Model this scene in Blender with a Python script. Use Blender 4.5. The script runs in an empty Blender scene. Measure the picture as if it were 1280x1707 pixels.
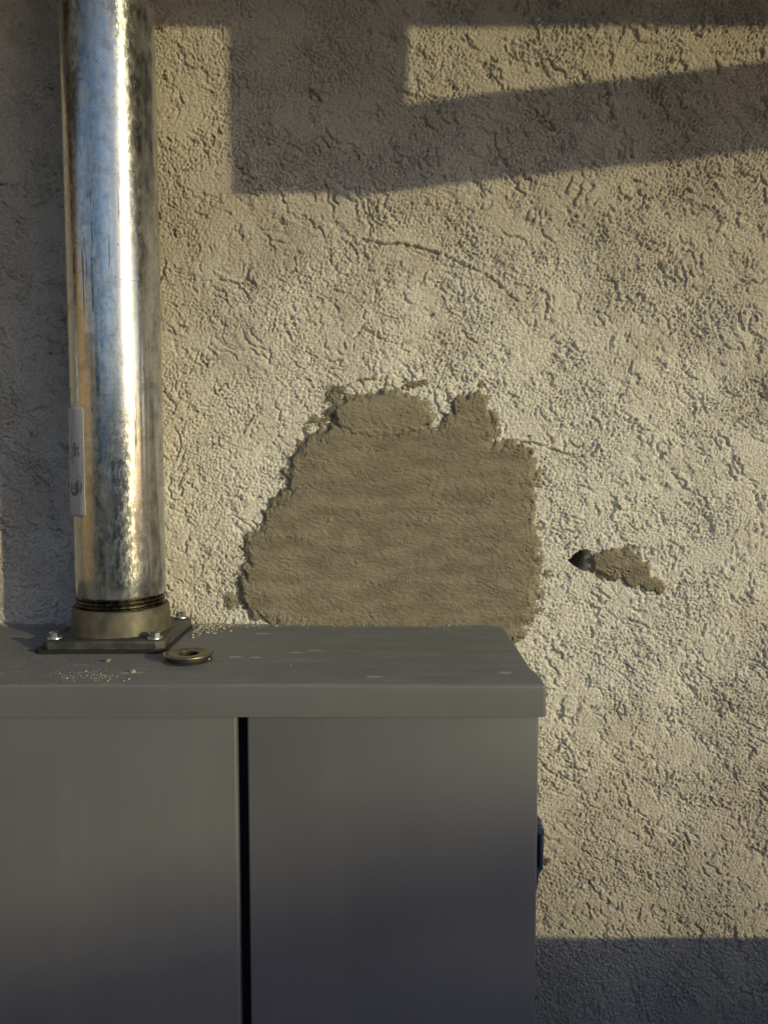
import bpy, bmesh, math, random
import numpy as np
from mathutils import Vector, Matrix

random.seed(7)
sc = bpy.context.scene
R = math.radians

# ------------------------------------------------------------------ camera
CAM_D, CAM_H, PITCH, FPX = 0.8, 1.5, R(4.0), 1282.0
cam_data = bpy.data.cameras.new('camera')
cam = bpy.data.objects.new('camera', cam_data)
sc.collection.objects.link(cam)
cam.location = (0, -CAM_D, CAM_H)
cam.rotation_euler = (R(90) - PITCH, 0, 0)
cam_data.sensor_fit = 'VERTICAL'
cam_data.sensor_height = 36.0
cam_data.lens = 36.0 * FPX / 1707.0
cam_data.clip_start = 0.01
cam_data.clip_end = 500
sc.camera = cam

# ------------------------------------------------------------------ light
SUN_AZ, SUN_EL = R(50.0), R(13.0)          # azimuth to the right of the wall's normal
world = bpy.data.worlds.new('World')
sc.world = world
world.use_nodes = True
wn = world.node_tree.nodes
wl = world.node_tree.links
bg = wn['Background']
sky = wn.new('ShaderNodeTexSky')
sky.sky_type = 'NISHITA'
sky.sun_disc = False
sky.sun_elevation = SUN_EL
sky.sun_rotation = math.pi - SUN_AZ
sky.air_density = 1.0
sky.dust_density = 1.0
sky.ozone_density = 2.4
wl.new(sky.outputs[0], bg.inputs[0])
bg.inputs[1].default_value = 0.15
sun_data = bpy.data.lights.new('sun', 'SUN')
sun_data.energy = 2.0
sun_data.angle = R(0.53)
sun_data.color = (1.0, 0.90, 0.47)
sun = bpy.data.objects.new('sun', sun_data)
sc.collection.objects.link(sun)
SDIR = Vector((math.sin(SUN_AZ) * math.cos(SUN_EL), -math.cos(SUN_AZ) * math.cos(SUN_EL), math.sin(SUN_EL)))
sun.rotation_euler = SDIR.to_track_quat('Z', 'Y').to_euler()
sun.location = SDIR * 10
sc.view_settings.view_transform = 'Standard'
sc.view_settings.look = 'None'
sc.view_settings.gamma = 1
sc.view_settings.use_curve_mapping = False
sc.view_settings.exposure = 0.16
sc.cycles.use_denoising = True
sc.cycles.denoiser = 'OPENIMAGEDENOISE'
sc.cycles.denoising_input_passes = 'RGB_ALBEDO_NORMAL'
sc.cycles.denoising_prefilter = 'ACCURATE'
sc.cycles.max_bounces = 8
SKX = SDIR.x / -SDIR.y                      # shadow shift per metre of distance from the wall
SKZ = SDIR.z / -SDIR.y

# ------------------------------------------------------------------ helpers
def wall_at(px, py, Y=0.0):
    """Point of the vertical plane y = -Y that stands at this place of the photograph."""
    u = (px - 640.0) / FPX
    v = (853.5 - py) / FPX
    dy = math.cos(PITCH) + v * math.sin(PITCH)
    dz = v * math.cos(PITCH) - math.sin(PITCH)
    t = (CAM_D - Y) / dy
    return u * t, CAM_H + dz * t

def link(o, parent=None):
    sc.collection.objects.link(o)
    if parent:
        o.parent = parent
    return o

def tag(o, label=None, cat=None, group=None, kind=None):
    if label: o['label'] = label
    if cat: o['category'] = cat
    if group: o['group'] = group
    if kind: o['kind'] = kind
    return o

def empty(name, loc=(0, 0, 0)):
    o = bpy.data.objects.new(name, None)
    o.empty_display_size = 0.05
    o.location = loc
    return link(o)

def obj(name, bm, mat, parent=None, smooth=False):
    me = bpy.data.meshes.new(name)
    bm.normal_update()
    bm.to_mesh(me)
    bm.free()
    me.materials.append(mat)
    if smooth:
        me.polygons.foreach_set('use_smooth', [True] * len(me.polygons))
    o = bpy.data.objects.new(name, me)
    link(o)
    if parent:
        o.parent = parent
        o.matrix_parent_inverse = Matrix.Translation(-Vector(parent.location))
    return o

def box_bm(x0, x1, y0, y1, z0, z1, bev=0.0, seg=2):
    bm = bmesh.new()
    bmesh.ops.create_cube(bm, size=1)
    for v in bm.verts:
        v.co = Vector((x0 + (v.co.x + .5) * (x1 - x0), y0 + (v.co.y + .5) * (y1 - y0), z0 + (v.co.z + .5) * (z1 - z0)))
    if bev:
        bmesh.ops.bevel(bm, geom=bm.edges[:], offset=bev, segments=seg, profile=.5, affect='EDGES')
    return bm

def prism_bm(pts, y0, y1, bev=0.0):
    """Outline in x,z extruded from y0 to y1."""
    bm = bmesh.new()
    a = [bm.verts.new((x, y0, z)) for x, z in pts]
    b = [bm.verts.new((x, y1, z)) for x, z in pts]
    bm.faces.new(a)
    bm.faces.new(b[::-1])
    n = len(pts)
    for i in range(n):
        bm.faces.new((a[i], b[i], b[(i + 1) % n], a[(i + 1) % n]))
    bmesh.ops.recalc_face_normals(bm, faces=bm.faces[:])
    if bev:
        bmesh.ops.bevel(bm, geom=bm.edges[:], offset=bev, segments=2, profile=.5, affect='EDGES')
    return bm

def slab_bm(pts, z0, z1, bev=0.0, seg=2):
    """Outline in x,y extruded from z0 to z1."""
    bm = bmesh.new()
    a = [bm.verts.new((x, y, z0)) for x, y in pts]
    b = [bm.verts.new((x, y, z1)) for x, y in pts]
    bm.faces.new(a[::-1])
    bm.faces.new(b)
    n = len(pts)
    for i in range(n):
        bm.faces.new((a[i], a[(i + 1) % n], b[(i + 1) % n], b[i]))
    bmesh.ops.recalc_face_normals(bm, faces=bm.faces[:])
    if bev:
        es = [e for e in bm.edges if (e.verts[0].co.z > z1 - 1e-6 and e.verts[1].co.z > z1 - 1e-6)]
        bmesh.ops.bevel(bm, geom=es, offset=bev, segments=seg, profile=.5, affect='EDGES')
    return bm

def lathe_bm(prof, n=64, c=(0, 0), closed=False, wob=None):
    bm = bmesh.new()
    rings = []
    for r, z in prof:
        ring = []
        for i in range(n):
            a = 2 * math.pi * i / n
            rr = r
            zz = z
            if wob:
                rr, zz = wob(r, z, a)
            ring.append(bm.verts.new((c[0] + rr * math.cos(a), c[1] + rr * math.sin(a), zz)))
        rings.append(ring)
    m = len(rings)
    for k in range(m if closed else m - 1):
        p, q = rings[k], rings[(k + 1) % m]
        for i in range(n):
            j = (i + 1) % n
            bm.faces.new((p[i], p[j], q[j], q[i]))
    if not closed:
        bm.faces.new(rings[0][::-1])
        bm.faces.new(rings[-1])
    bmesh.ops.recalc_face_normals(bm, faces=bm.faces[:])
    return bm

def shade_auto(o, ang=35):
    me = o.data
    me.polygons.foreach_set('use_smooth', [True] * len(me.polygons))
    me.set_sharp_from_angle(angle=R(ang))
    return o

# ---- node helpers
class NT:
    def __init__(self, name):
        self.m = bpy.data.materials.new(name)
        self.m.use_nodes = True
        self.n = self.m.node_tree.nodes
        self.l = self.m.node_tree.links
        self.b = self.n['Principled BSDF']
        tc = self.n.new('ShaderNodeTexCoord')
        self.co = tc.outputs['Object']
        self.geo = self.n.new('ShaderNodeNewGeometry')
        self.pos = self.geo.outputs['Position']
    def set(self, inp, v):
        if hasattr(v, 'is_linked') or hasattr(v, 'links'):
            self.l.new(v, self.b.inputs[inp])
        else:
            self.b.inputs[inp].default_value = v if not (isinstance(v, tuple) and len(v) == 3) else (*v, 1)
    def put(self, sock, v):
        if hasattr(v, 'links'):
            self.l.new(v, sock)
        elif isinstance(v, tuple) and len(v) == 3 and sock.type == 'RGBA':
            sock.default_value = (*v, 1)
        else:
            sock.default_value = v
    def mapping(self, vec, scale=(1, 1, 1), rot=(0, 0, 0), loc=(0, 0, 0)):
        k = self.n.new('ShaderNodeMapping')
        self.l.new(vec, k.inputs['Vector'])
        k.inputs['Scale'].default_value = scale
        k.inputs['Rotation'].default_value = rot
        k.inputs['Location'].default_value = loc
        return k.outputs[0]
    def noise(self, vec, scale, detail=3, rough=.55, dist=0.0):
        k = self.n.new('ShaderNodeTexNoise')
        self.l.new(vec, k.inputs['Vector'])
        k.inputs['Scale'].default_value = scale
        k.inputs['Detail'].default_value = detail
        k.inputs['Roughness'].default_value = rough
        k.inputs['Distortion'].default_value = dist
        return k.outputs[0]
    def voro(self, vec, scale, feature='F1'):
        k = self.n.new('ShaderNodeTexVoronoi')
        k.feature = feature
        self.l.new(vec, k.inputs['Vector'])
        k.inputs['Scale'].default_value = scale
        return k.outputs['Distance']
    def ramp(self, v, a, b, lo=0.0, hi=1.0):
        k = self.n.new('ShaderNodeMapRange')
        k.interpolation_type = 'SMOOTHSTEP'
        self.l.new(v, k.inputs['Value'])
        for i, q in zip(('From Min', 'From Max', 'To Min', 'To Max'), (a, b, lo, hi)):
            k.inputs[i].default_value = q
        return k.outputs[0]
    def math(self, op, a, b=0.0):
        k = self.n.new('ShaderNodeMath')
        k.operation = op
        self.put(k.inputs[0], a)
        self.put(k.inputs[1], b)
        return k.outputs[0]
    def mix(self, f, a, b):
        k = self.n.new('ShaderNodeMix')
        k.data_type = 'RGBA'
        self.put(k.inputs['Factor'], f)
        self.put(k.inputs[6], a)
        self.put(k.inputs[7], b)
        return k.outputs[2]
    def sep(self, vec):
        k = self.n.new('ShaderNodeSeparateXYZ')
        self.l.new(vec, k.inputs[0])
        return k.outputs
    def bump(self, h, dist, strength=1.0, normal=None):
        k = self.n.new('ShaderNodeBump')
        self.l.new(h, k.inputs['Height'])
        k.inputs['Distance'].default_value = dist
        k.inputs['Strength'].default_value = strength
        if normal:
            self.l.new(normal, k.inputs['Normal'])
        self.l.new(k.outputs[0], self.b.inputs['Normal'])
        return k.outputs[0]

# ------------------------------------------------------------------ materials
def mat_stucco():
    t = NT('stucco')
    p = t.pos
    big = t.noise(p, 5, 4)
    c = t.mix(t.ramp(big, .35, .65), (.445, .390, .346), (.518, .458, .408))
    # pale cement wash left round the fresh patch
    x = t.sep(p)
    dx = t.math('MULTIPLY', t.math('SUBTRACT', x[0], .11), 2.4)
    dz = t.math('MULTIPLY', t.math('SUBTRACT', x[2], 1.42), 3.4)
    d = t.math('SQRT', t.math('ADD', t.math('MULTIPLY', dx, dx), t.math('MULTIPLY', dz, dz)))
    d = t.math('ADD', d, t.math('MULTIPLY', t.math('SUBTRACT', t.noise(p, 14, 5, .6), .5), 1.3))
    wash = t.ramp(d, 1.35, .40)
    c = t.mix(t.math('MULTIPLY', wash, .9), c, (.82, .785, .74))
    c = t.mix(t.ramp(t.noise(p, 330, 3, .7), .34, .50, .60, 0.0), c, (.27, .225, .185))
    t.set('Base Color', c)
    t.set('Roughness', .92)
    t.b.inputs['Specular IOR Level'].default_value = .25
    h = t.math('ADD', t.noise(p, 620, 3, .65), t.math('MULTIPLY', t.noise(p, 1500, 2), .3))
    t.bump(h, .0019, .8)
    return t.m

def mat_mortar(name, c1, c2, dark):
    t = NT(name)
    p = t.pos
    q = t.mapping(p, (1, 1, 3.2), (0, R(12), 0))
    n = t.noise(q, 26, 5, .6)
    c = t.mix(t.ramp(n, .3, .7), c1, c2)
    c = t.mix(t.ramp(t.noise(p, 700, 2), .28, .42, .45, 0), c, dark)
    c = t.mix(t.ramp(t.noise(p, 300, 2), .70, .78, 0, .5), c, (.40, .36, .28))
    t.set('Base Color', c)
    t.set('Roughness', t.ramp(t.noise(p, 40, 3), .3, .7, .7, .95))
    t.b.inputs['Specular IOR Level'].default_value = .3
    h = t.math('ADD', t.noise(p, 700, 3, .6), t.math('MULTIPLY', t.noise(q, 220, 3), .8))
    t.bump(h, .0009, .8)
    return t.m

def mat_cabinet(name, top=False):
    t = NT(name)
    p = t.pos
    base = t.mix(t.ramp(t.noise(p, 6, 4), .3, .7), (.112, .110, .125), (.128, .126, .141))
    rough = t.ramp(t.noise(p, 9, 4), .3, .7, .40, .52)
    if top:
        nz = t.sep(t.geo.outputs['Normal'])[2]
        up = t.ramp(nz, .5, .9)
        # dust film, wiped in streaks along the lid
        q = t.mapping(p, (4, 26, 4))
        st = t.ramp(t.noise(q, 5, 5, .65, .6), .44, .70)
        film = t.math('MULTIPLY', t.math('ADD', t.math('MULTIPLY', st, .26), .24), up)
        base = t.mix(film, base, (.31, .315, .33))
        q2 = t.mapping(p, (14, 34, 14))
        sm = t.ramp(t.noise(q2, 3.1, 4, .6, 1.2), .70, .76)
        base = t.mix(t.math('MULTIPLY', t.math('MULTIPLY', sm, up), .5), base, (.46, .44, .40))
        # separate smudges left by fingers and mortar
        xy = t.sep(p)
        for (sx_, sy_, w_, l_) in ((-.130, -.135, .007, .004), (-.112, -.137, .006, .0035), (-.078, -.120, .009, .003), (-.062, -.112, .008, .0025), (-.008, -.197, .007, .004), (.098, -.185, .008, .004), (-.205, -.185, .012, .004), (-.12, -.045, .012, .004)):
            ex = t.math('DIVIDE', t.math('SUBTRACT', xy[0], sx_), w_)
            ey = t.math('DIVIDE', t.math('SUBTRACT', xy[1], sy_), l_)
            dd = t.math('ADD', t.math('MULTIPLY', ex, ex), t.math('MULTIPLY', ey, ey))
            dd = t.math('ADD', dd, t.math('MULTIPLY', t.math('SUBTRACT', t.noise(p, 190, 4, .7), .5), 3.2))
            base = t.mix(t.math('MULTIPLY', t.ramp(dd, 1.0, .1), t.math('MULTIPLY', up, .75)), base, (.42, .41, .39))
        # cement smeared along the wall side
        y = t.sep(p)[1]
        e = t.math('ADD', y, t.math('MULTIPLY', t.math('SUBTRACT', t.noise(p, 45, 5, .65), .5), .05))
        ed = t.math('MULTIPLY', t.ramp(e, -.02, -.004), up)
        base = t.mix(t.math('MULTIPLY', ed, .7), base, (.34, .32, .27))
        dx = t.sep(p)[0]
        lf = t.math('MULTIPLY', t.ramp(dx, -.16, -.26), t.ramp(t.noise(p, 260, 4, .7), .56, .66))
        base = t.mix(t.math('MULTIPLY', t.math('MULTIPLY', lf, up), .55), base, (.42, .39, .33))
        rough = t.math('ADD', rough, t.math('MULTIPLY', film, .8))
    run = t.ramp(t.noise(t.mapping(p, (38, 38, 1.3)), 1.0, 4, .65), .50, .72, 0, .07)
    base = t.mix(run, base, (.22, .21, .20))
    # light scuffs
    sc_ = t.ramp(t.noise(t.mapping(p, (90, 90, 9)), 1.0, 3, .6), .76, .80, 0, .10)
    base = t.mix(sc_, base, (.30, .30, .30))
    t.set('Base Color', base)
    t.set('Roughness', rough)
    t.b.inputs['Specular IOR Level'].default_value = .5
    h = t.math('ADD', t.math('MULTIPLY', t.noise(p, 900, 2), .04), t.noise(t.mapping(p, (1, 1, .6)), 7, 2))
    t.bump(h, .0016, .5)
    return t.m

def mat_galv():
    t = NT('galvanised_steel')
    p = t.co
    x = t.sep(p)
    v = t.mapping(p, (60, 60, 2.2))
    str_ = t.noise(v, 1.0, 4, .6)
    sp = t.noise(p, 70, 4, .6)
    c = t.mix(t.ramp(str_, .35, .65), (.40, .40, .415), (.56, .56, .575))
    c = t.mix(t.ramp(sp, .50, .66, 0, .7), c, (.34, .345, .36))
    # dark rubbed lines running along the pipe, and short scuffs across it
    ln = t.ramp(t.noise(t.mapping(p, (130, 130, 5)), 1.0, 5, .7), .625, .67)
    c = t.mix(t.math('MULTIPLY', ln, .75), c, (.10, .09, .08))
    cr = t.ramp(t.noise(t.mapping(p, (28, 28, 420)), 1.0, 3, .6), .655, .70)
    c = t.mix(t.math('MULTIPLY', cr, .6), c, (.16, .15, .15))
    pit = t.ramp(t.noise(p, 210, 3, .6), .66, .72)
    c = t.mix(t.math('MULTIPLY', pit, .7), c, (.12, .11, .10))
    t.set('Base Color', c)
    t.set('Metallic', t.ramp(t.noise(t.mapping(p, (1, 1, .5)), 90, 4, .65), .35, .65, .80, .98))
    r = t.ramp(t.noise(t.mapping(p, (30, 30, 6)), 1.0, 4, .6), .3, .7, .12, .22)
    r = t.math('ADD', r, t.math('MULTIPLY', ln, .3))
    r = t.math('ADD', r, t.ramp(t.noise(t.mapping(p, (1, 1, .4)), 330, 3, .7), .4, .68, 0, .16))
    t.set('Roughness', r)
    t.b.inputs['Anisotropic'].default_value = .55
    t.b.inputs['Anisotropic Rotation'].default_value = .25
    tg = t.n.new('ShaderNodeTangent')
    tg.direction_type = 'RADIAL'
    tg.axis = 'Z'
    t.l.new(tg.outputs[0], t.b.inputs['Tangent'])
    h = t.math('ADD', t.noise(t.mapping(p, (25, 25, 700)), 1.0, 2), t.math('MULTIPLY', t.noise(p, 160, 3), .8))
    h = t.math('ADD', h, t.math('MULTIPLY', t.noise(p, 520, 2, .6), 1.3))
    h = t.math('ADD', h, t.math('MULTIPLY', t.noise(t.mapping(p, (1, 1, .35)), 34, 2), 9.0))
    t.bump(h, .00006, .32)
    return t.m

def mat_metal(name, c1, c2, rough, scale=120, metallic=1.0, bump=.0002):
    t = NT(name)
    n = t.noise(t.co, scale, 4, .6)
    t.set('Base Color', t.mix(t.ramp(n, .35, .65), c1, c2))
    t.set('Metallic', metallic)
    t.set('Roughness', t.ramp(n, .3, .7, rough * .8, rough * 1.25))
    t.bump(n, bump, .6)
    return t.m

def mat_plain(name, c1, c2, rough=.8, scale=20, bump=.0005):
    t = NT(name)
    n = t.noise(t.pos, scale, 4, .6)
    t.set('Base Color', t.mix(t.ramp(n, .3, .7), c1, c2))
    t.set('Roughness', rough)
    t.bump(n, bump, .6)
    return t.m

def mat_wood(name, c1, c2):
    t = NT(name)
    n = t.noise(t.mapping(t.pos, (30, 30, 2)), 1.0, 5, .6, .8)
    t.set('Base Color', t.mix(t.ramp(n, .3, .7), c1, c2))
    t.set('Roughness', .75)
    t.bump(n, .001, .5)
    return t.m

M = dict(
    stucco=mat_stucco(),
    mortar=mat_mortar('fresh_mortar', (.182, .156, .116), (.270, .236, .184), (.10, .086, .064)),
    mortar2=mat_mortar('fresh_mortar_daub', (.225, .20, .152), (.27, .24, .185), (.12, .105, .078)),
    cab=mat_cabinet('grey_enamel'),
    lid=mat_cabinet('grey_enamel_dusty', True),
    galv=mat_galv(),
    cast=mat_metal('grey_cast_zinc', (.085, .075, .058), (.13, .115, .09), .55, 90, .4, .0004),
    plate=mat_metal('grey_painted_plate', (.052, .051, .05), (.088, .086, .082), .5, 70, .3, .0003),
    thread=mat_metal('oiled_thread', (.07, .062, .05), (.16, .14, .11), .28, 200, 1.0, .0001),
    zinc=mat_metal('zinc_screw', (.55, .55, .55), (.70, .70, .68), .28, 300),
    washer=mat_metal('yellowed_zinc', (.17, .16, .135), (.24, .225, .19), .42, 160),
    rubber=mat_plain('black_rubber', (.010, .010, .010), (.016, .016, .016), .6, 100),
    dark=mat_plain('gap_shade_black', (.006, .006, .006), (.010, .010, .010), .9, 50),  # near-black for the shade painted into the door gap
    latch=mat_metal('blue_black_steel', (.055, .075, .12), (.075, .10, .155), .35, 80, .4),
    paper=mat_plain('white_paper', (.44, .42, .45), (.48, .46, .485), .6, 60, .0001),
    ink=mat_plain('black_ink', (.03, .03, .035), (.05, .05, .055), .7, 100, .0),
    crumb=mat_plain('mortar_crumbs', (.30, .28, .225), (.46, .43, .36), .95, 300, .0004),
    soil=mat_plain('dry_ground', (.20, .165, .12), (.27, .225, .17), .95, 3, .01),
    cedar=mat_wood('golden_cedar', (.42, .27, .11), (.56, .38, .17)),
    orange=mat_wood('orange_stained_timber', (.48, .20, .07), (.58, .27, .10)),
    grey_wood=mat_wood('weathered_timber', (.10, .085, .07), (.15, .13, .11)),
    soffit=mat_wood('brown_painted_timber', (.20, .15, .10), (.24, .18, .125)),
    block=mat_plain('grey_concrete', (.24, .235, .23), (.32, .31, .30), .9, 40, .001),
    leaf=mat_plain('leaf_green', (.045, .085, .02), (.09, .14, .03), .55, 30, .0),
    bark=mat_plain('bark', (.09, .065, .045), (.14, .10, .07), .9, 40, .003),
)

# ------------------------------------------------------------------ relief of the stucco
rng = np.random.default_rng(11)
NN, DX = 2048, 0.0006
FR = np.fft.fftfreq(NN, DX)
FX, FZ = np.meshgrid(np.fft.rfftfreq(NN, DX), FR)          # [z, x]

def band(lam, bw=.5, ang=0.0, stretch=1.0, seed=None):
    """Periodic noise round one wavelength; stretched along ang (x towards z)."""
    g = np.random.default_rng(seed) if seed is not None else rng
    w = np.fft.rfft2(g.standard_normal((NN, NN), dtype=np.float32))
    ca, sa = math.cos(ang), math.sin(ang)
    u = (FX * ca + FZ * sa) * stretch
    v = (-FX * sa + FZ * ca)
    f = np.hypot(u, v) * lam
    k = np.exp(-((f - 1) / bw) ** 2)
    k[0, 0] = 0
    a = np.fft.irfft2(w * k, s=(NN, NN))
    return (a / a.std()).astype(np.float32)

def blur(a, s):
    k = np.exp(-2 * (math.pi * s) ** 2 * (FX ** 2 + FZ ** 2))
    return np.fft.irfft2(np.fft.rfft2(a) * k, s=(NN, NN)).astype(np.float32)

def smooth(a, lo, hi):
    t = np.clip((a - lo) / (hi - lo), 0, 1)
    return t * t * (3 - 2 * t)

def sample(a, X, Z):
    """Bilinear periodic lookup at world x, z."""
    u = (X / DX) % NN
    v = (Z / DX) % NN
    i = np.floor(u).astype(int) % NN
    j = np.floor(v).astype(int) % NN
    fu = (u - np.floor(u)).astype(np.float32)
    fv = (v - np.floor(v)).astype(np.float32)
    i1, j1 = (i + 1) % NN, (j + 1) % NN
    return (a[j, i] * (1 - fu) + a[j, i1] * fu) * (1 - fv) + (a[j1, i] * (1 - fu) + a[j1, i1] * fu) * fv

def make_relief():
    grain = band(.0041, .85)
    grain2 = band(.0026, .6)
    deep = .75 + .5 * smooth(band(.03, .7), -1, 1)
    g = .00022 * grain + .00022 * grain2 - .00130 * deep * smooth(-grain - .25 * grain2, .45, 1.15)
    rough = smooth(band(.11, .6), -1.2, 1.0)
    h = g * (.55 + .75 * rough)
    ii, jj = np.meshgrid(np.arange(NN), np.arange(NN))
    for lam, A, thr, ang, seed in ((.060, .0012, .25, R(-42), 3), (.034, .0009, .35, R(-38), 4), (.022, .0009, .4, R(-50), 5), (.045, .0010, .55, R(35), 6), (.013, .0008, .3, R(-30), 7)):
        f = band(lam, .55, ang, 1.7, seed)
        w1 = band(.014, .6) * 3.0 + band(.006, .5) * .8
        w2 = band(.014, .6) * 3.0 + band(.006, .5) * .8
        fw = f[(jj + w2.astype(int)) % NN, (ii + w1.astype(int)) % NN]
        fb = blur(f, .004)
        gz, gx = np.gradient(fb, DX)
        gm = np.hypot(gx, gz) + 1e-6
        away = -(gx * .80 + gz * .60) / gm          # ledges that drop towards the lower left
        s = fw * .9 + .5
        saw = (s - np.floor(s))
        keep = smooth(band(.045, .6), thr - .35, thr + .55) * smooth(away, -.25, .5)
        step = saw * keep
        h = h + A * step.astype(np.float32)
        # torn groove at the foot of each ledge
        d = np.minimum(saw, 1 - saw) / (np.hypot(*np.gradient(blur(fw, .0012), DX)) + 20)
        h = h - A * 3.0 * keep * np.exp(-(d / .00072) ** 2)
    h = blur(h, .00026)
    h = h + .0011 * band(.16, .6)
    pit = band(.013, .35)
    h = h - .0016 * smooth(pit, 2.35, 3.1)
    return h

REL = make_relief()
P_STREAK = band(.0046, .7, R(-14), 2.4, 21)
P_LUMP = band(.022, .8, R(-12), 1.8, 22)
P_BROAD = band(.06, .7, R(-14), 1.8, 26)
P_GRIT = band(.0032, .45, 0, 1, 23)
P_EDGE = band(.016, .7, 0, 1, 24)
P_EDGE2 = band(.006, .6, 0, 1, 25)

def seg_dist(X, Z, pts, closed=False):
    d = np.full(X.shape, 9.0, np.float32)
    n = len(pts)
    for k in range(n if closed else n - 1):
        (x0, z0), (x1, z1) = pts[k], pts[(k + 1) % n]
        ex, ez = x1 - x0, z1 - z0
        t = np.clip(((X - x0) * ex + (Z - z0) * ez) / (ex * ex + ez * ez + 1e-12), 0, 1)
        d = np.minimum(d, np.hypot(X - x0 - t * ex, Z - z0 - t * ez))
    return d

def sdf(X, Z, pts):
    """Positive inside the outline."""
    d = seg_dist(X, Z, pts, True)
    ins = np.zeros(X.shape, bool)
    n = len(pts)
    for k in range(n):
        (x0, z0), (x1, z1) = pts[k], pts[(k + 1) % n]
        if z0 == z1: continue
        c = ((z0 > Z) != (z1 > Z)) & (X < (x1 - x0) * (Z - z0) / (z1 - z0) + x0)
        ins ^= c
    return np.where(ins, d, -d)

CRACKS = [
    [(600, 398), (640, 408), (668, 406), (700, 413), (738, 424), (762, 436), (790, 450), (822, 466), (846, 490), (862, 502)],
    [(835, 733), (890, 739), (930, 752), (960, 763), (985, 760), (996, 745)],
    [(330, 724), (390, 722), (450, 714), (500, 706), (540, 700)],
    [(607, 516), (604, 545), (588, 565)],
    [(1120, 470), (1128, 440), (1150, 410)],
]
PITS = [(735, 575, 6), (770, 522, 7), (748, 612, 6), (771, 592, 4), (1030, 660, 6), (386, 850, 7), (428, 828, 5), (405, 818, 4),
        (770, 635, 7), (800, 640, 5), (642, 450, 6), (644, 470, 5), (718, 527, 5), (930, 1192, 7), (950, 1200, 6), (925, 1088, 6),
        (938, 1078, 5), (905, 1062, 5), (890, 1070, 4), (357, 955, 8), (345, 925, 7), (340, 985, 7), (365, 975, 6), (1000, 1225, 6),
        (1068, 800, 5), (1100, 760, 5), (1135, 745, 4), (585, 668, 5), (1100, 1010, 5), (1075, 1000, 5)]

def hole_sdf(X, Z):
    # tear-shaped hole
    pts = [wall_at(*q) for q in ((949, 935), (956, 926), (964, 920), (973, 917), (982, 919), (985, 928), (983, 940), (977, 951), (967, 950), (957, 944))]
    return sdf(X, Z, pts)

def wall_height(X, Z, amp=1.0):
    h = sample(REL, X, Z)
    h = h * amp
    for cr, cw in zip(CRACKS, (1.0, .95, .4, .6, .4)):
        pts = [wall_at(*q) for q in cr]
        xs = [p[0] for p in pts]; zs = [p[1] for p in pts]
        m = (X > min(xs) - .02) & (X < max(xs) + .02) & (Z > min(zs) - .02) & (Z < max(zs) + .02)
        if not m.any(): continue
        wx = X[m] + .0007 * sample(P_EDGE2, X[m], Z[m])
        wz = Z[m] + .0007 * sample(P_EDGE2, X[m] + .3, Z[m])
        d = seg_dist(wx, wz, pts)
        h[m] = h[m] * (1 - .5 * cw * np.exp(-(d / .004) ** 2)) - .0046 * cw * np.exp(-(d / .0011) ** 2) * smooth(sample(P_EDGE, X[m], Z[m]), -1.9, -.2) + .0010 * cw * np.exp(-((d - .003) / .0025) ** 2)
    for px, py, r in PITS:
        x, z = wall_at(px, py)
        rr = r * .00062
        m = (abs(X - x) < 4 * rr) & (abs(Z - z) < 4 * rr)
        if not m.any(): continue
        dd = np.hypot(X[m] - x, (Z[m] - z) * 1.2) * (1 + .28 * sample(P_EDGE2, X[m], Z[m]))
        h[m] -= .0034 * np.exp(-(dd / rr) ** 2)
    hx, hz = wall_at(967, 935)
    m = (abs(X - hx) < .02) & (abs(Z - hz) < .02)
    if m.any():
        s = hole_sdf(X[m], Z[m]) + .0005 * sample(P_EDGE2, X[m], Z[m])
        dep = .06
        h[m] = h[m] * (1 - smooth(s, -.0005, .0005)) - dep * smooth(s, -.0002, .0004)
    return h

def grid_mesh(name, X, Z, Y, keep, mat):
    """X, Z, Y on a lattice [row, column]; keep marks the lattice cells to fill."""
    nz, nx = X.shape
    idx = np.arange(nz * nx).reshape(nz, nx)
    a, b, c, d = idx[:-1, :-1], idx[:-1, 1:], idx[1:, 1:], idx[1:, :-1]
    q = np.stack([a, b, c, d], -1)[keep].reshape(-1)
    used = np.zeros(nz * nx, bool)
    used[q] = True
    remap = np.cumsum(used) - 1
    q = remap[q].astype(np.int32)
    co = np.stack([X, Y, Z], -1).reshape(-1, 3)[used].astype(np.float32)
    me = bpy.data.meshes.new(name)
    nf = len(q) // 4
    me.vertices.add(len(co))
    me.vertices.foreach_set('co', co.reshape(-1))
    me.loops.add(len(q))
    me.loops.foreach_set('vertex_index', q)
    me.polygons.add(nf)
    me.polygons.foreach_set('loop_start', np.arange(0, nf * 4, 4, dtype=np.int32))
    me.polygons.foreach_set('use_smooth', np.ones(nf, bool))
    me.update(calc_edges=True)
    me.materials.append(mat)
    return bpy.data.objects.new(name, me)

def axis(lo, hi, step, far_lo, far_hi):
    mid = np.arange(lo, hi + step * .5, step)
    def out(s, e, sg):
        r, w, p = [], step, s
        while (e - p) * sg > 0:
            w = min(w * 1.12, .010 if abs(p - s) < .65 else .25)
            p = p + sg * w
            r.append(p)
        return r
    return np.array(out(lo, far_lo, -1)[::-1] + list(mid) + out(hi, far_hi, 1))

# ------------------------------------------------------------------ the setting
GR = 60
g_bm = bmesh.new()
bmesh.ops.create_grid(g_bm, x_segments=24, y_segments=24, size=GR)
ground = obj('ground', g_bm, M['soil'])
tag(ground, kind='structure')

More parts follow.
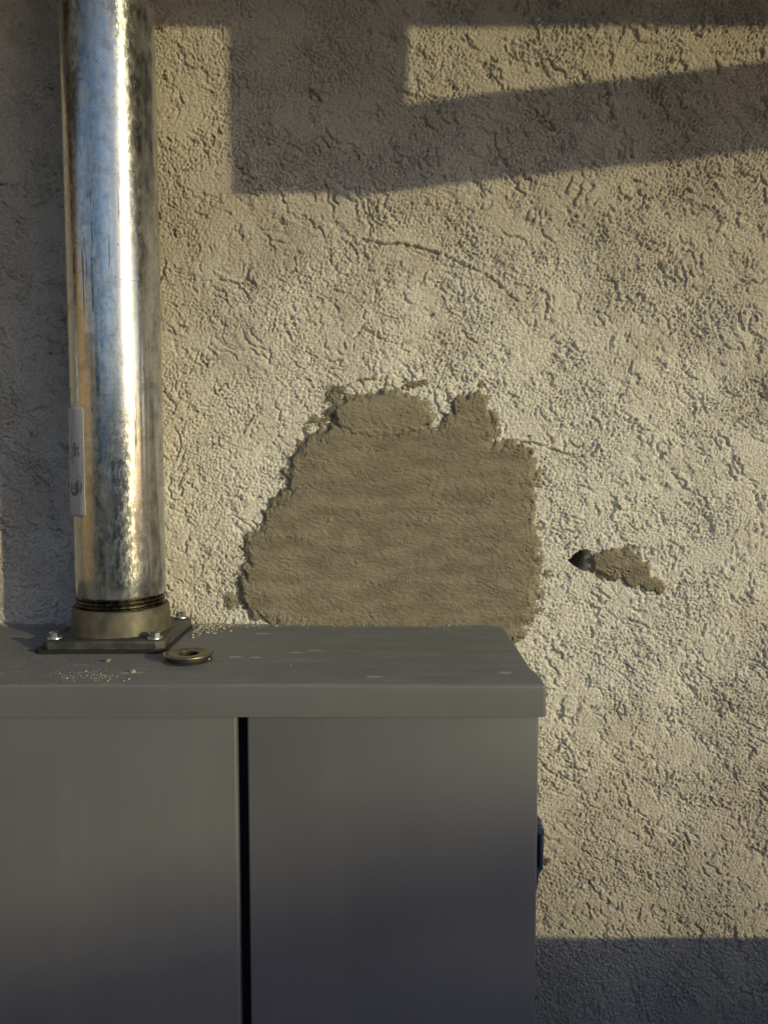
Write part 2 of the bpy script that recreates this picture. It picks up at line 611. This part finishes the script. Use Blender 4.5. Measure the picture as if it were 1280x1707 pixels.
# the stuccoed house wall
LID_Z = wall_at(700, 1040)[1]
BOX_D = .219
BX1 = .1252
xs = axis(-.43, .435, .00092, -5, 5)
zs = axis(.86, 1.985, .00092, 0.0, 3.2)
zs[0] = -.02
X, Z = np.meshgrid(xs, zs)
sx = np.gradient(xs)[None, :]
sz = np.gradient(zs)[:, None]
amp = np.clip(.0011 / np.maximum(sx, sz), .25, 1.0) ** .5
H = wall_height(X, Z, amp)
xc, zc = .5 * (xs[1:] + xs[:-1]), .5 * (zs[1:] + zs[:-1])
XC, ZC = np.meshgrid(xc, zc)
keep = ~((XC > -.60) & (XC < BX1 - .03) & (ZC < LID_Z - .03) & (ZC > .62))
HOLE = wall_at(967, 935)
wall = grid_mesh('stucco_wall', X, Z, -H, keep, M['stucco'])
link(wall)
def flat_hole(me):
    n = len(me.polygons)
    c = np.empty(n * 3, np.float32)
    v = np.empty(len(me.vertices) * 3, np.float32)
    me.vertices.foreach_get('co', v)
    v = v.reshape(-1, 3)
    q = np.empty(n * 4, np.int32)
    me.loops.foreach_get('vertex_index', q)
    deep = v[:, 1] > .004
    m = deep[q.reshape(-1, 4)].any(1)
    me.polygons.foreach_set('use_smooth', ~m)
flat_hole(wall.data)
tag(wall, 'rough beige stucco house wall with fine cracks and a small drilled hole', 'wall')

# ---- mortar patches
def patch(name, px_pts, thick, mat, parent=None, step=.0009, lift=0.0, edge=1.0, cut=None, rough_edge=1.0, feather=.0085):
    pts = [wall_at(*q) for q in px_pts]
    x0, x1 = min(p[0] for p in pts) - .012, max(p[0] for p in pts) + .012
    z0, z1 = min(p[1] for p in pts) - .012, max(p[1] for p in pts) + .012
    a = np.arange(x0, x1, step)
    b = np.arange(z0, z1, step)
    X, Z = np.meshgrid(a, b)
    s = sdf(X, Z, pts)
    s = s + edge * (.0018 * sample(P_EDGE, X, Z) + .0006 * sample(P_EDGE2, X, Z))
    inner = smooth(s, .004, .030)
    t = -.0022 + (thick + .0022) * smooth(s, -.0035, feather)
    t = t + .0009 * inner
    tex = .00020 * sample(P_BROAD, X, Z) + .00019 * sample(P_STREAK, X, Z) + .00017 * sample(P_LUMP, X, Z) + .00017 * sample(P_GRIT, X, Z)
    tex = tex + smooth(sample(P_LUMP, X + .37, Z + .11), .2, 1.6) * (.00030 * sample(P_GRIT, X + .4, Z) + .0003 * sample(P_STREAK, X + .3, Z))
    crumb = (1 - smooth(s, .006, .024)) * rough_edge
    tex = tex + crumb * (.00030 * sample(P_GRIT, X + .2, Z) + .00028 * sample(P_EDGE2, X + .1, Z))
    h = lift + t + tex * smooth(s, -.003, .003)
    if name == 'mortar_patch':
        seam = [wall_at(*q) for q in ((556, 706), (580, 723), (612, 728), (645, 727), (680, 724), (708, 716), (735, 714))]
        dsm = seg_dist(X + .0006 * sample(P_EDGE2, X, Z), Z + .0008 * sample(P_EDGE2, X + .2, Z), seam)
        h = h - .0022 * np.exp(-(dsm / .0011) ** 2) * smooth(sample(P_EDGE, X, Z), -1.4, .2)
    keep = (s[:-1, :-1] > -.0035)
    if cut is not None:
        keep &= (Z[:-1, :-1] > cut)
    o = grid_mesh(name, X, Z, -h, keep, mat)
    link(o)
    if parent: o.parent = parent
    return o

BIG = [(406, 888), (399, 915), (412, 930), (399, 960), (401, 1006), (422, 1034), (470, 1048), (500, 1060), (700, 1075), (868, 1075),
       (890, 1020), (898, 960), (900, 915), (893, 860), (893, 800), (896, 770), (884, 744), (856, 733), (822, 735), (826, 728),
       (834, 700), (816, 672), (800, 646), (774, 654), (750, 668), (744, 690), (728, 704), (716, 704), (700, 686), (640, 678), (575, 684),
       (553, 704), (530, 720), (508, 728), (494, 748), (474, 790), (478, 812), (454, 828), (436, 852), (432, 878)]
big = patch('mortar_patch', BIG, .0048, M['mortar'])
tag(big, 'large fresh grey-brown mortar patch trowelled on the wall above the cabinet', 'mortar patch')
OVAL = [(556, 690), (560, 676), (584, 664), (625, 660), (650, 654), (685, 664), (712, 676), (719, 692), (716, 708), (690, 720), (640, 726), (590, 724), (564, 710)]
daub = patch('daub', OVAL, .0042, M['mortar2'], big, lift=.0022, edge=.7, rough_edge=.3, feather=.0030)
tag(daub, 'smooth oval daub at the top of the patch')
for pts in ([(543, 668), (545, 655), (556, 645), (570, 641), (582, 640), (578, 650), (566, 656), (556, 668)],
            [(588, 634), (605, 628), (628, 624), (632, 630), (615, 637), (596, 638)],
            [(668, 640), (690, 634), (712, 632), (708, 642), (690, 648), (672, 648)]):
    patch('smear', pts, .0026, M['mortar'], big, step=.0007, edge=.5)
bits = random.Random(31)
for k in range(46):
    i = bits.randrange(len(BIG))
    (ax, ay), (bx, by) = BIG[i], BIG[(i + 1) % len(BIG)]
    f = bits.random()
    cx, cy = ax + (bx - ax) * f, ay + (by - ay) * f
    if cy > 1030 or (cx > 735 and cy < 725): continue
    ddx, ddy = cx - 655, cy - 880
    L = math.hypot(ddx, ddy)
    off = abs(bits.gauss(0, 9)) + 5
    cx, cy = cx + ddx / L * off, cy + ddy / L * off
    r_ = bits.uniform(2.5, 7)
    st = bits.uniform(.6, 1.8)
    pts = [(cx + r_ * st * bits.uniform(.6, 1.3) * math.cos(a), cy + r_ / st * bits.uniform(.6, 1.3) * math.sin(a)) for a in [q * 6.283 / 8 for q in range(8)]]
    patch('smear', pts, .0018, M['mortar'], big, step=.0008, edge=.35)
SMALL = [(982, 930), (993, 919), (1012, 914), (1030, 916), (1046, 910), (1058, 914), (1066, 928), (1080, 940), (1086, 958), (1104, 966), (1110, 980),
         (1098, 992), (1080, 988), (1062, 974), (1050, 980), (1036, 968), (1016, 966), (998, 958), (984, 945)]
small = patch('mortar_filler', SMALL, .0042, M['mortar'], step=.0007, edge=.6, rough_edge=.35, feather=.0050)
tag(small, 'small rough smear of mortar filler beside the drilled hole', 'mortar patch')

# ------------------------------------------------------------------ electrical cabinet
YF = -BOX_D
LIP = .0252
cab = empty('electrical_cabinet', (-.2, 0, .55))
tag(cab, 'dark grey steel electrical cabinet with two doors under the pipe', 'cabinet')
LX0 = -.62
# lid: sheet with rolled edges
lid_pts = [(LX0, .002), (LX0, YF), (BX1, YF), (BX1, YF + .03), (BX1 - .0028, YF + .05), (BX1 - .0006, .002)]
bm = bmesh.new()
lb = [bm.verts.new((x if x < 0 else BX1, y, LID_Z - LIP)) for x, y in lid_pts]
lt = [bm.verts.new((x, y, LID_Z)) for x, y in lid_pts]
bm.faces.new(lb[::-1]); bm.faces.new(lt)
for i in range(len(lb)):
    j = (i + 1) % len(lb)
    bm.faces.new((lb[i], lb[j], lt[j], lt[i]))
bmesh.ops.recalc_face_normals(bm, faces=bm.faces[:])
es = [e for e in bm.edges if e.verts[0].co.z > LID_Z - 1e-5 and e.verts[1].co.z > LID_Z - 1e-5 and not (e.verts[0].co.y > 0 and e.verts[1].co.y > 0)]
es += [e for e in bm.edges if abs(e.verts[0].co.x - BX1) < 1e-5 and abs(e.verts[0].co.y - YF) < 1e-5 and abs(e.verts[0].co.z - e.verts[1].co.z) > .01]
bmesh.ops.bevel(bm, geom=es, offset=.0028, segments=4, profile=.5, affect='EDGES')
shade_auto(obj('lid', bm, M['lid'], cab), 40)
DZ0 = .60
DF = YF + .003
bodyx1 = BX1 - .0050
shade_auto(obj('body', box_bm(LX0 + .004, bodyx1 - .0015, DF + .018, -.001, DZ0, LID_Z - .004, .001), M['cab'], cab))
for a, b in ((LX0 + .004, -.1146), (-.1062, bodyx1)):
    shade_auto(obj('door', box_bm(a, b, DF, DF + .016, DZ0, LID_Z - LIP - .0012 + .004, .0018, 3), M['cab'], cab))
obj('gap_shade_strip', box_bm(-.1180, -.1025, DF + .0165, DF + .0178, DZ0 + .002, LID_Z - LIP, 0), M['dark'], cab)  # near-black strip standing in for shade between the doors
# hasp on the right side
_, lz1 = wall_at(905, 1372, .19)
_, lz0 = wall_at(895, 1500, .19)
_, lzm = wall_at(905, 1445, .19)
hx = bodyx1 - .002
hasp = obj('latch', prism_bm([(hx, lz1), (hx + .0105, lz1), (hx + .0118, lz1 - .004), (hx + .0112, lzm), (hx + .0085, lzm - .002),
                              (hx + .0065, lz0 + .012), (hx + .003, lz0), (hx, lz0 - .004)], DF + .020, DF + .048, .0012), M['latch'], cab)
shade_auto(hasp)
pin = obj('pin', lathe_bm([(.0001, .004), (.003, .004), (.0042, .0028), (.0046, 0), (.0046, -.03)], 20, (hx + .0062, DF + .027)), M['latch'], hasp)
pin.location.z = lz1
shade_auto(pin)
shade_auto(obj('leaf', box_bm(hx + .0075, hx + .0105, DF + .0165, DF + .0215, lzm + .003, lz1 - .006, .0008), M['latch'], hasp))
for ch in hasp.children:
    ch.matrix_parent_inverse = Matrix.Identity(4)

# ------------------------------------------------------------------ conduit and hub
PX, PY, PR = -.2515, -.070, .0415
HUB_T = LID_Z + .0352
PIPE_B = HUB_T + .0105
pipe = empty('conduit_pipe', (PX, PY, HUB_T))
tag(pipe, 'upright galvanised steel conduit pipe with a paper sticker on its left', 'pipe')
prof = [(PR - .0022, PIPE_B - .001), (PR - .0006, PIPE_B), (PR, PIPE_B + .001)] + [(PR, PIPE_B + .02 + k * .06) for k in range(20)]
tube = obj('tube', lathe_bm([(r, z) for r, z in prof], 128, (PX, PY)), M['galv'], pipe)
shade_auto(tube, 50)
# threads: a real helix
def thread_bm():
    bm = bmesh.new()
    n, pitch, turns = 96, .0034, 4.6
    z0 = HUB_T - .004
    sec = [(-.0026, 0), (-.0026, .00075), (-.0006, .00155), (-.0006, .00205), (-.0026, .0030)]
    prev = None
    for i in range(int(n * turns) + 1):
        a = 2 * math.pi * i / n
        ring = []
        for dr, dz in sec:
            r = PR + dr
            ring.append(bm.verts.new((PX + r * math.cos(a), PY + r * math.sin(a), z0 + pitch * i / n + dz)))
        if prev:
            for k in range(len(sec) - 1):
                bm.faces.new((prev[k], ring[k], ring[k + 1], prev[k + 1]))
        prev = ring
    bmesh.ops.recalc_face_normals(bm, faces=bm.faces[:])
    return bm
th = obj('thread', thread_bm(), M['thread'], pipe)
shade_auto(th, 30)
obj('thread_core', lathe_bm([(PR - .0028, HUB_T - .008), (PR - .0028, PIPE_B)], 64, (PX, PY)), M['thread'], pipe, True)

# sticker wrapped on the left flank
def on_pipe(ang, z, off):
    r = PR + off
    return Vector((PX + r * math.cos(ang), PY + r * math.sin(ang), z))
# angle where the sticker's right edge stands: the view is from the lower right
view = math.atan2(-CAM_D - PY, 0 - PX)
ST_A1, ST_AT = view - R(43), view - R(58)      # right edge; where the paper comes away from the steel
ST_W = .0265
ST_ARC = (ST_A1 - ST_AT) * PR
def z_at(py):
    return wall_at(130, py, .075)[1]
ST_T, ST_B = z_at(682), z_at(858)
def stick_pt(s_, z, off):
    """s_ runs from the right edge of the paper to its left edge."""
    if s_ <= ST_ARC:
        return on_pipe(ST_A1 - s_ / PR, z, off)
    p = on_pipe(ST_AT, z, off)
    t_ = Vector((math.sin(ST_AT), -math.cos(ST_AT), 0))
    n_ = Vector((math.cos(ST_AT), math.sin(ST_AT), 0))
    q_ = s_ - ST_ARC
    return p + t_ * q_ - n_ * (q_ * q_ * 7.0)
def sticker_bm(off):
    bm = bmesh.new()
    n, m = 26, 30
    rc = .0018
    hgt = ST_T - ST_B
    rows = []
    for j in range(m + 1):
        v = j / m
        z = ST_B + v * hgt
        e = min(v, 1 - v) * hgt
        ins = 0 if e > rc else rc - math.sqrt(max(0, rc * rc - (rc - e) ** 2))
        row = []
        for i in range(n + 1):
            s_ = ins + i / n * (ST_W - 2 * ins)
            o = off + .0003 * max(0, math.sin(7 * i / n + 5 * v))
            row.append(bm.verts.new(stick_pt(s_, z, o)))
        rows.append(row)
    for j in range(m):
        for i in range(n):
            bm.faces.new((rows[j][i], rows[j][i + 1], rows[j + 1][i + 1], rows[j + 1][i]))
    bmesh.ops.recalc_face_normals(bm, faces=bm.faces[:])
    return bm
stk = obj('sticker', sticker_bm(.0002), M['paper'], pipe, True)
stk_mod = stk.modifiers.new('thickness', 'SOLIDIFY')
stk_mod.thickness = .00014
stk_mod.offset = 0

def print_on_sticker(kind, s, size, u, v, parent):
    """Flat print mapped on the sticker; lettering runs up the pipe. u, v in 0..1 from the sticker's left / top."""
    bm = bmesh.new()
    if kind == 'text':
        cu = bpy.data.curves.new('print', 'FONT')
        cu.body = s
        cu.size = size
        cu.align_x = 'CENTER'
        cu.align_y = 'CENTER'
        tmp = bpy.data.objects.new('print', cu)
        sc.collection.objects.link(tmp)
        dg = bpy.context.evaluated_depsgraph_get()
        me = bpy.data.meshes.new_from_object(tmp.evaluated_get(dg))
        bm.from_mesh(me)
        bpy.data.objects.remove(tmp)
        bpy.data.curves.remove(cu)
        bpy.data.meshes.remove(me)
    elif kind == 'ring':
        a0, a1 = s
        n = 28
        p = None
        for i in range(n + 1):
            a = a0 + (a1 - a0) * i / n
            q = [bm.verts.new((rr * math.cos(a), rr * math.sin(a), 0)) for rr in (size, size * .80)]
            if p: bm.faces.new((p[0], q[0], q[1], p[1]))
            p = q
    elif kind == 'line':                       # print too small to read: a row of short strokes
        rr = random.Random(int(u * 100) + s)
        x = -s * size * .42
        for k in range(s):
            w_ = size * rr.uniform(.35, .7)
            if rr.random() < .85:
                h_ = size * rr.uniform(.35, .5)
                bm.faces.new([bm.verts.new(c) for c in ((x, -h_, 0), (x + w_, -h_, 0), (x + w_, h_, 0), (x, h_, 0))])
            x += size * .84
    elif kind == 'diamond':
        o_ = [bm.verts.new(c) for c in ((size, 0, 0), (0, size * .55, 0), (-size, 0, 0), (0, -size * .55, 0))]
        i_ = [bm.verts.new((c.co.x * .72, c.co.y * .72, 0)) for c in o_]
        for k in range(4):
            bm.faces.new((o_[k], o_[(k + 1) % 4], i_[(k + 1) % 4], i_[k]))
    cs = (1 - u) * ST_W
    cz = ST_T - v * (ST_T - ST_B)
    for w in bm.verts:
        x, y = w.co.x, w.co.y
        w.co = stick_pt(min(max(cs + y, 0), ST_W), cz + x, .00075)
    # text reading up the pipe: x -> +z, up of a letter -> -angle
    return bm
PR_ITEMS = [('diamond', None, .0068, .50, .385), ('line', 3, .0022, .50, .385), ('line', 8, .0018, .72, .385),
            ('line', 16, .0013, .30, .33), ('line', 5, .0014, .22, .45), ('line', 9, .0013, .36, .46),
            ('ring', (R(35), R(325)), .0066, .38, .74), ('text', 'UL', .0076, .38, .74), ('text', 'c', .0042, .34, .65), ('text', 'LISTED', .0042, .58, .73),
            ('line', 14, .0014, .68, .70), ('line', 16, .0013, .78, .69), ('line', 6, .0013, .86, .72)]
bmp = bmesh.new()
for it in PR_ITEMS:
    b_ = print_on_sticker(*it, None)
    tmpm = bpy.data.meshes.new('t')
    b_.to_mesh(tmpm); b_.free()
    bmp.from_mesh(tmpm)
    bpy.data.meshes.remove(tmpm)
pr = obj('print', bmp, M['ink'], None)
pr.parent = stk

# hub
HX, HY = PX, PY
hub = empty('hub_fitting', (HX, HY, LID_Z))
tag(hub, 'cast grey conduit hub with square flange bolted on the cabinet lid', 'hub')
PL = .0545
def chamfer_square(h, c, cx, cy, rot=0.0, skew=0.0):
    p = [(-h + c, -h), (h - c, -h), (h, -h + c), (h, h - c), (h - c, h), (-h + c, h), (-h, h - c), (-h, -h + c)]
    ca, sa = math.cos(rot), math.sin(rot)
    return [(cx + x * ca - y * sa, cy + x * sa + y * ca) for x, y in p]
gz0, gz1 = LID_Z + .0002, LID_Z + .0036
ga = chamfer_square(PL + .001, .006, HX, HY + .0005, R(0.6))
ga[7] = (ga[7][0] - .006, ga[7][1] - .002); ga[0] = (ga[0][0] - .006, ga[0][1] - .001)
obj('gasket', slab_bm(ga, gz0, gz1), M['rubber'], hub)
pl = obj('flange', slab_bm(chamfer_square(PL, .0065, HX, HY), gz1 + .0002, gz1 + .0080, .0022, 3), M['plate'], hub)
shade_auto(pl)
FZ1 = gz1 + .0080
shade_auto(obj('collar', lathe_bm([(.0466, FZ1 - .001), (.0458, FZ1 + .0015), (.0454, FZ1 + .004), (.0444, HUB_T - .002), (.0436, HUB_T - .0004), (.0416, HUB_T), (.0395, HUB_T - .001), (.039, HUB_T - .010)], 96, (HX, HY)), M['cast'], hub), 60)
def screw():
    bm = lathe_bm([(.0001, FZ1 + .0001), (.0068, FZ1 + .0001), (.0072, FZ1 + .0008), (.0070, FZ1 + .0016), (.0052, FZ1 + .0022)], 32)
    b2 = lathe_bm([(.0050, FZ1 + .0018), (.0050, FZ1 + .0058), (.0040, FZ1 + .0068), (.0001, FZ1 + .0068)], 6)
    m = bpy.data.meshes.new('t'); b2.to_mesh(m); b2.free(); bm.from_mesh(m); bpy.data.meshes.remove(m)
    return bm
for k, (sx_, sy_) in enumerate(((-1, -1), (1, -1), (1, 1), (-1, 1))):
    o = obj('screw', screw(), M['zinc'], hub)
    o.location = (HX + sx_ * (PL - .0095), HY + sy_ * (PL - .0095), 0)
    o.rotation_euler.z = .3 + k * .5
    shade_auto(o, 30)

# ------------------------------------------------------------------ loose washer on the lid
WX, WY = -.1685, -.146
was = empty('stacked_washer', (WX, WY, LID_Z))
tag(was, 'loose round steel washer with a black ring between its discs lying beside the hub', 'washer')
z = LID_Z
shade_auto(obj('steel_ring', lathe_bm([(.011, z + .0003), (.0205, z + .0003), (.0208, z + .0010), (.0202, z + .0016), (.011, z + .0016)], 64, (WX, WY), True), M['washer'], was), 40)
shade_auto(obj('black_ring', lathe_bm([(.010, z + .0017), (.0188, z + .0017), (.0192, z + .0036), (.0188, z + .0055), (.010, z + .0055)], 64, (WX, WY), True), M['rubber'], was), 40)  # black ring between the two steel rings
shade_auto(obj('steel_ring', lathe_bm([(.0085, z + .0053), (.0085, z + .0056), (.0208, z + .0056), (.0214, z + .0061), (.0212, z + .0067), (.0200, z + .0072), (.0145, z + .0073), (.0128, z + .0063), (.0090, z + .0061)], 64, (WX, WY), True), M['washer'], was), 40)
was.rotation_euler = (R(0), R(0), 0)

# ------------------------------------------------------------------ crumbs on the lid
def crumb_bm(r, seed):
    rr = random.Random(seed)
    bm = bmesh.new()
    bmesh.ops.create_icosphere(bm, subdivisions=2, radius=r)
    for v in bm.verts:
        v.co *= rr.uniform(.75, 1.15)
        v.co.z *= .75
    return bm
def lid_at(px, py):
    v = (853.5 - py) / FPX
    u = (px - 640) / FPX
    dy = math.cos(PITCH) + v * math.sin(PITCH)
    dz = v * math.cos(PITCH) - math.sin(PITCH)
    t = (LID_Z - CAM_H) / dz
    return u * t, -CAM_D + dy * t
for k, (px, py, r, lab) in enumerate(((180, 1104, .0026, 'brown mortar crumb on the lid in front of the hub flange'), (222, 1122, .0022, 'tan mortar crumb on the lid nearest the front edge'),
                                      (346, 1102, .0028, 'white mortar crumb at the right rim of the washer'))):
    x, y = lid_at(px, py)
    o = obj('mortar_crumb', crumb_bm(r, k), M['crumb'] if k else M['mortar2'])
    o.location = (x, y, LID_Z + r * .55)
    tag(o, lab, 'crumb')
dust = bmesh.new()
def add_grain(x, y, r):
    m = bmesh.ops.create_icosphere(dust, subdivisions=1, radius=r)
    for v in m['verts']:
        v.co = Vector((v.co.x * random.uniform(.7, 1.4), v.co.y * random.uniform(.7, 1.4), v.co.z * .6)) + Vector((x, y, LID_Z + r * .35))
for _ in range(190):
    c_ = random.choice(((120, 1130, 10), (150, 1127, 14), (168, 1129, 8), (196, 1131, 16), (140, 1120, 30)))
    px, py = random.gauss(c_[0], c_[2]), random.gauss(c_[1], 3.5)
    if py < 1138:
        x, y = lid_at(px, py); add_grain(x, y, min(.0014, .00032 * math.exp(random.gauss(0, .55))))
for _ in range(420):
    x = random.uniform(-.55, .09); y = -abs(random.gauss(0, .006)) - .003
    if x > -.11 and random.random() < .6: continue
    add_grain(x, y, random.uniform(.0004, .0013))
for _ in range(260):
    x, y = random.gauss(-.19, .012), -abs(random.gauss(0, .02)) - .004
    if x < -.192: continue
    add_grain(x, y, random.uniform(.0005, .0018))
for _ in range(160):
    x, y = random.uniform(-.5, .10), random.uniform(YF + .008, -.01)
    add_grain(x, y, random.uniform(.0002, .0006))
d_o = obj('mortar_dust', dust, M['crumb'], None, True)
tag(d_o, 'pale mortar grit scattered over the cabinet lid', 'grit', kind='stuff')

# ------------------------------------------------------------------ unseen pieces added to shade the wall: eave, bracket, low wall
def cast_to(px, py, Y):
    """Point at distance Y from the wall whose shadow falls on this place of the wall."""
    x, z = wall_at(px, py)
    return x + SKX * Y, z + SKZ * Y
YE = .50
_, ez = cast_to(640, 32, YE)
eave = empty('shade_eave', (0, -.25, ez))  # unseen eave, set so its shadow edges the top of the wall
tag(eave, 'added unseen brown timber eave that shades the top of the wall', 'eave')
obj('fascia', box_bm(-4, 4, -YE - .025, -YE, ez, ez + .19, .003), M['soffit'], eave)
for k in range(4):
    obj('soffit_board', box_bm(-4, 4, -YE + .002 + k * .124, -YE + .120 + k * .124, ez + .045, ez + .063, .002), M['soffit'], eave)
obj('roof_deck', box_bm(-4, 4, -YE - .06, .3, ez + .192, ez + .22, .003), M['grey_wood'], eave)
YB, TB = .45, .022
br = empty('shade_bracket', (.4, -YB, ez))  # unseen boards, shaped after the bar shadows they cast
tag(br, 'added unseen hanging board and sloping brace that cast the bar shadows', 'bracket')
sh = TB * SKX
pa = [cast_to(376, 0, YB), cast_to(386, 325, YB), cast_to(560, 322, YB), cast_to(682, 306, YB), cast_to(678, 0, YB)]
pa = [pa[0], pa[1], pa[2], (pa[3][0] - sh, pa[3][1]), (pa[4][0] - sh, pa[4][1])]
pa[0] = (pa[0][0], ez + .044); pa[-1] = (pa[-1][0], ez + .044)
obj('hanging_board', prism_bm(pa, -YB, -YB + TB), M['soffit'], br)
pb = [cast_to(600, 317, YB), cast_to(1280, 241, YB), cast_to(1720, 190, YB), cast_to(1720, 42, YB), cast_to(1280, 94, YB), cast_to(680, 163, YB), cast_to(600, 172, YB)]
obj('brace', prism_bm([(x, z_ - .004 * (i > 2)) for i, (x, z_) in enumerate(pb)], -YB - .024, -YB - .002), M['soffit'], br)
YL = .32
_, lwz = cast_to(1000, 1562, YL)
low = empty('shade_block_wall', (1.0, -.4, 0))  # unseen wall added to cut off the sun low on the stucco
tag(low, 'added unseen grey block wall that shades the stucco right of the cabinet', 'wall')
obj('blocks', box_bm(.44, 2.2, -.52, -.34, 0, lwz - .05, .004), M['block'], low)
obj('coping', box_bm(.42, 2.22, -.54, -.32, lwz - .05, lwz, .001), M['block'], low)

# ------------------------------------------------------------------ the yard behind the viewer (cedar fence and gate added for the pipe's reflections)
def fence(name, label, p0, p1, h, mat, z0=.04, bw=.14):
    p0, p1 = Vector(p0), Vector(p1)
    L = (p1 - p0).length
    root = empty(name, (p0.x, p0.y, 0))
    ang = math.atan2(p1.y - p0.y, p1.x - p0.x)
    root.rotation_euler.z = ang
    tag(root, label, 'fence')
    n = int(L / (bw + .008))
    me = None
    for i in range(n):
        if me is None:
            bm = box_bm(0, bw, -.01, .01, z0, h, .002)
            o = obj('board', bm, mat)
            me = o.data
        else:
            o = link(bpy.data.objects.new('board', me))
        o.parent = root
        o.location = (i * (bw + .008), random.uniform(-.002, .002), random.uniform(-.006, .006))
    for zz in (.4, h - .3):
        o = obj('rail', box_bm(0, L, .011, .05, zz, zz + .09, .002), mat)
        o.parent = root
    return root
fence('reflection_fence', 'added unseen golden cedar fence, reflected on the left of the pipe', (-3.0, -.3), (-3.0, -4.6), 2.35, M['cedar'])  # added for the golden streak on the pipe's left flank
fence('rear_fence', 'weathered dark board fence at the back of the yard', (-3.0, -4.7), (4.5, -4.7), 2.0, M['grey_wood'])
fence('reflection_gate', 'added unseen orange stained timber gate, reflected on the right of the pipe', (2.3, -.38), (4.9, -1.30), 2.2, M['orange'])  # added and angled into the sun for the pipe's orange streak

def shrub(name, label, loc, rad, hgt, n, seed):
    rr = random.Random(seed)
    root = empty(name, loc)
    tag(root, label, 'shrub')
    st = bmesh.new()
    for k in range(7):
        a = rr.uniform(0, 6.28)
        tip = Vector((math.cos(a) * rad * .5, math.sin(a) * rad * .5, hgt * .75))
        bs = Vector((math.cos(a) * .06, math.sin(a) * .06, 0))
        q = (tip - bs).to_track_quat('Z', 'Y')
        m = bmesh.ops.create_cone(st, segments=6, radius1=.025, radius2=.006, depth=(tip - bs).length, cap_ends=True)
        for v in m['verts']:
            v.co = q @ v.co + (tip + bs) / 2
    o = obj('stems', st, M['bark']); o.parent = root
    lf = bmesh.new()
    for k in range(n):
        a, t, r_ = rr.uniform(0, 6.28), rr.random(), rr.random() ** .4
        z_ = hgt * (.12 + .9 * t)
        w = rad * (1 - .75 * abs(t - .4) ** 1.5) * (1 + .2 * math.sin(3 * a + 5 * t)) * r_
        c = Vector((w * math.cos(a), w * math.sin(a), z_))
        q = Vector((rr.gauss(0, 1), rr.gauss(0, 1), rr.gauss(.4, 1))).to_track_quat('Z', 'Y')
        l_, b_ = rr.uniform(.04, .08), rr.uniform(.018, .03)
        vs = [lf.verts.new(c + q @ Vector(p)) for p in ((-l_, 0, 0), (0, -b_, .006), (l_, 0, 0), (0, b_, .006))]
        lf.faces.new(vs)
    o = obj('foliage', lf, M['leaf']); o.parent = root
    return root
shrub('garden_shrub', 'bushy green shrub by the back fence', (.2, -4.1, 0), .8, 1.5, 5000, 5)
shrub('garden_shrub', 'tall green shrub near the corner of the cedar fence', (-2.2, -4.0, 0), .6, 2.3, 4500, 6)

# outbuilding: unseen, added to cast soft shade on the lower cabinet doors
SHED_D = 14.0
hd = Vector((math.sin(SUN_AZ), -math.cos(SUN_AZ), 0))
side = Vector((math.cos(SUN_AZ), math.sin(SUN_AZ), 0))
def shed_pt(xm, zm):
    """Offset across the sun's direction and height of the point that shades wall place xm, zm."""
    return xm * math.cos(SUN_AZ), zm + SHED_D * math.tan(SUN_EL) - xm * math.sin(SUN_AZ) * math.tan(SUN_EL) * 0
shed = empty('shade_building', hd * SHED_D)
shed.rotation_euler.z = SUN_AZ
tag(shed, 'added unseen timber outbuilding with a sloping roof standing far across the yard', 'shade_building')
a_, za = shed_pt(.0, 1.170)
b_, zb = shed_pt(-1.9, .97)
o = obj('wall', prism_bm([(b_, 0), (a_, 0), (a_, za - .06), (b_, zb - .06)], -1.2, 0.0), M['grey_wood']); o.parent = shed
o = obj('roof', prism_bm([(b_ - .15, zb - .058 - .03), (a_ + .02, za - .058), (a_ + .02, za), (b_ - .15, zb - .03)], -1.3, .1), M['block']); o.parent = shed
o = obj('door', box_bm(b_ + .25, b_ + .95, -.0, .035, .05, 1.95, .004), M['orange']); o.parent = shed
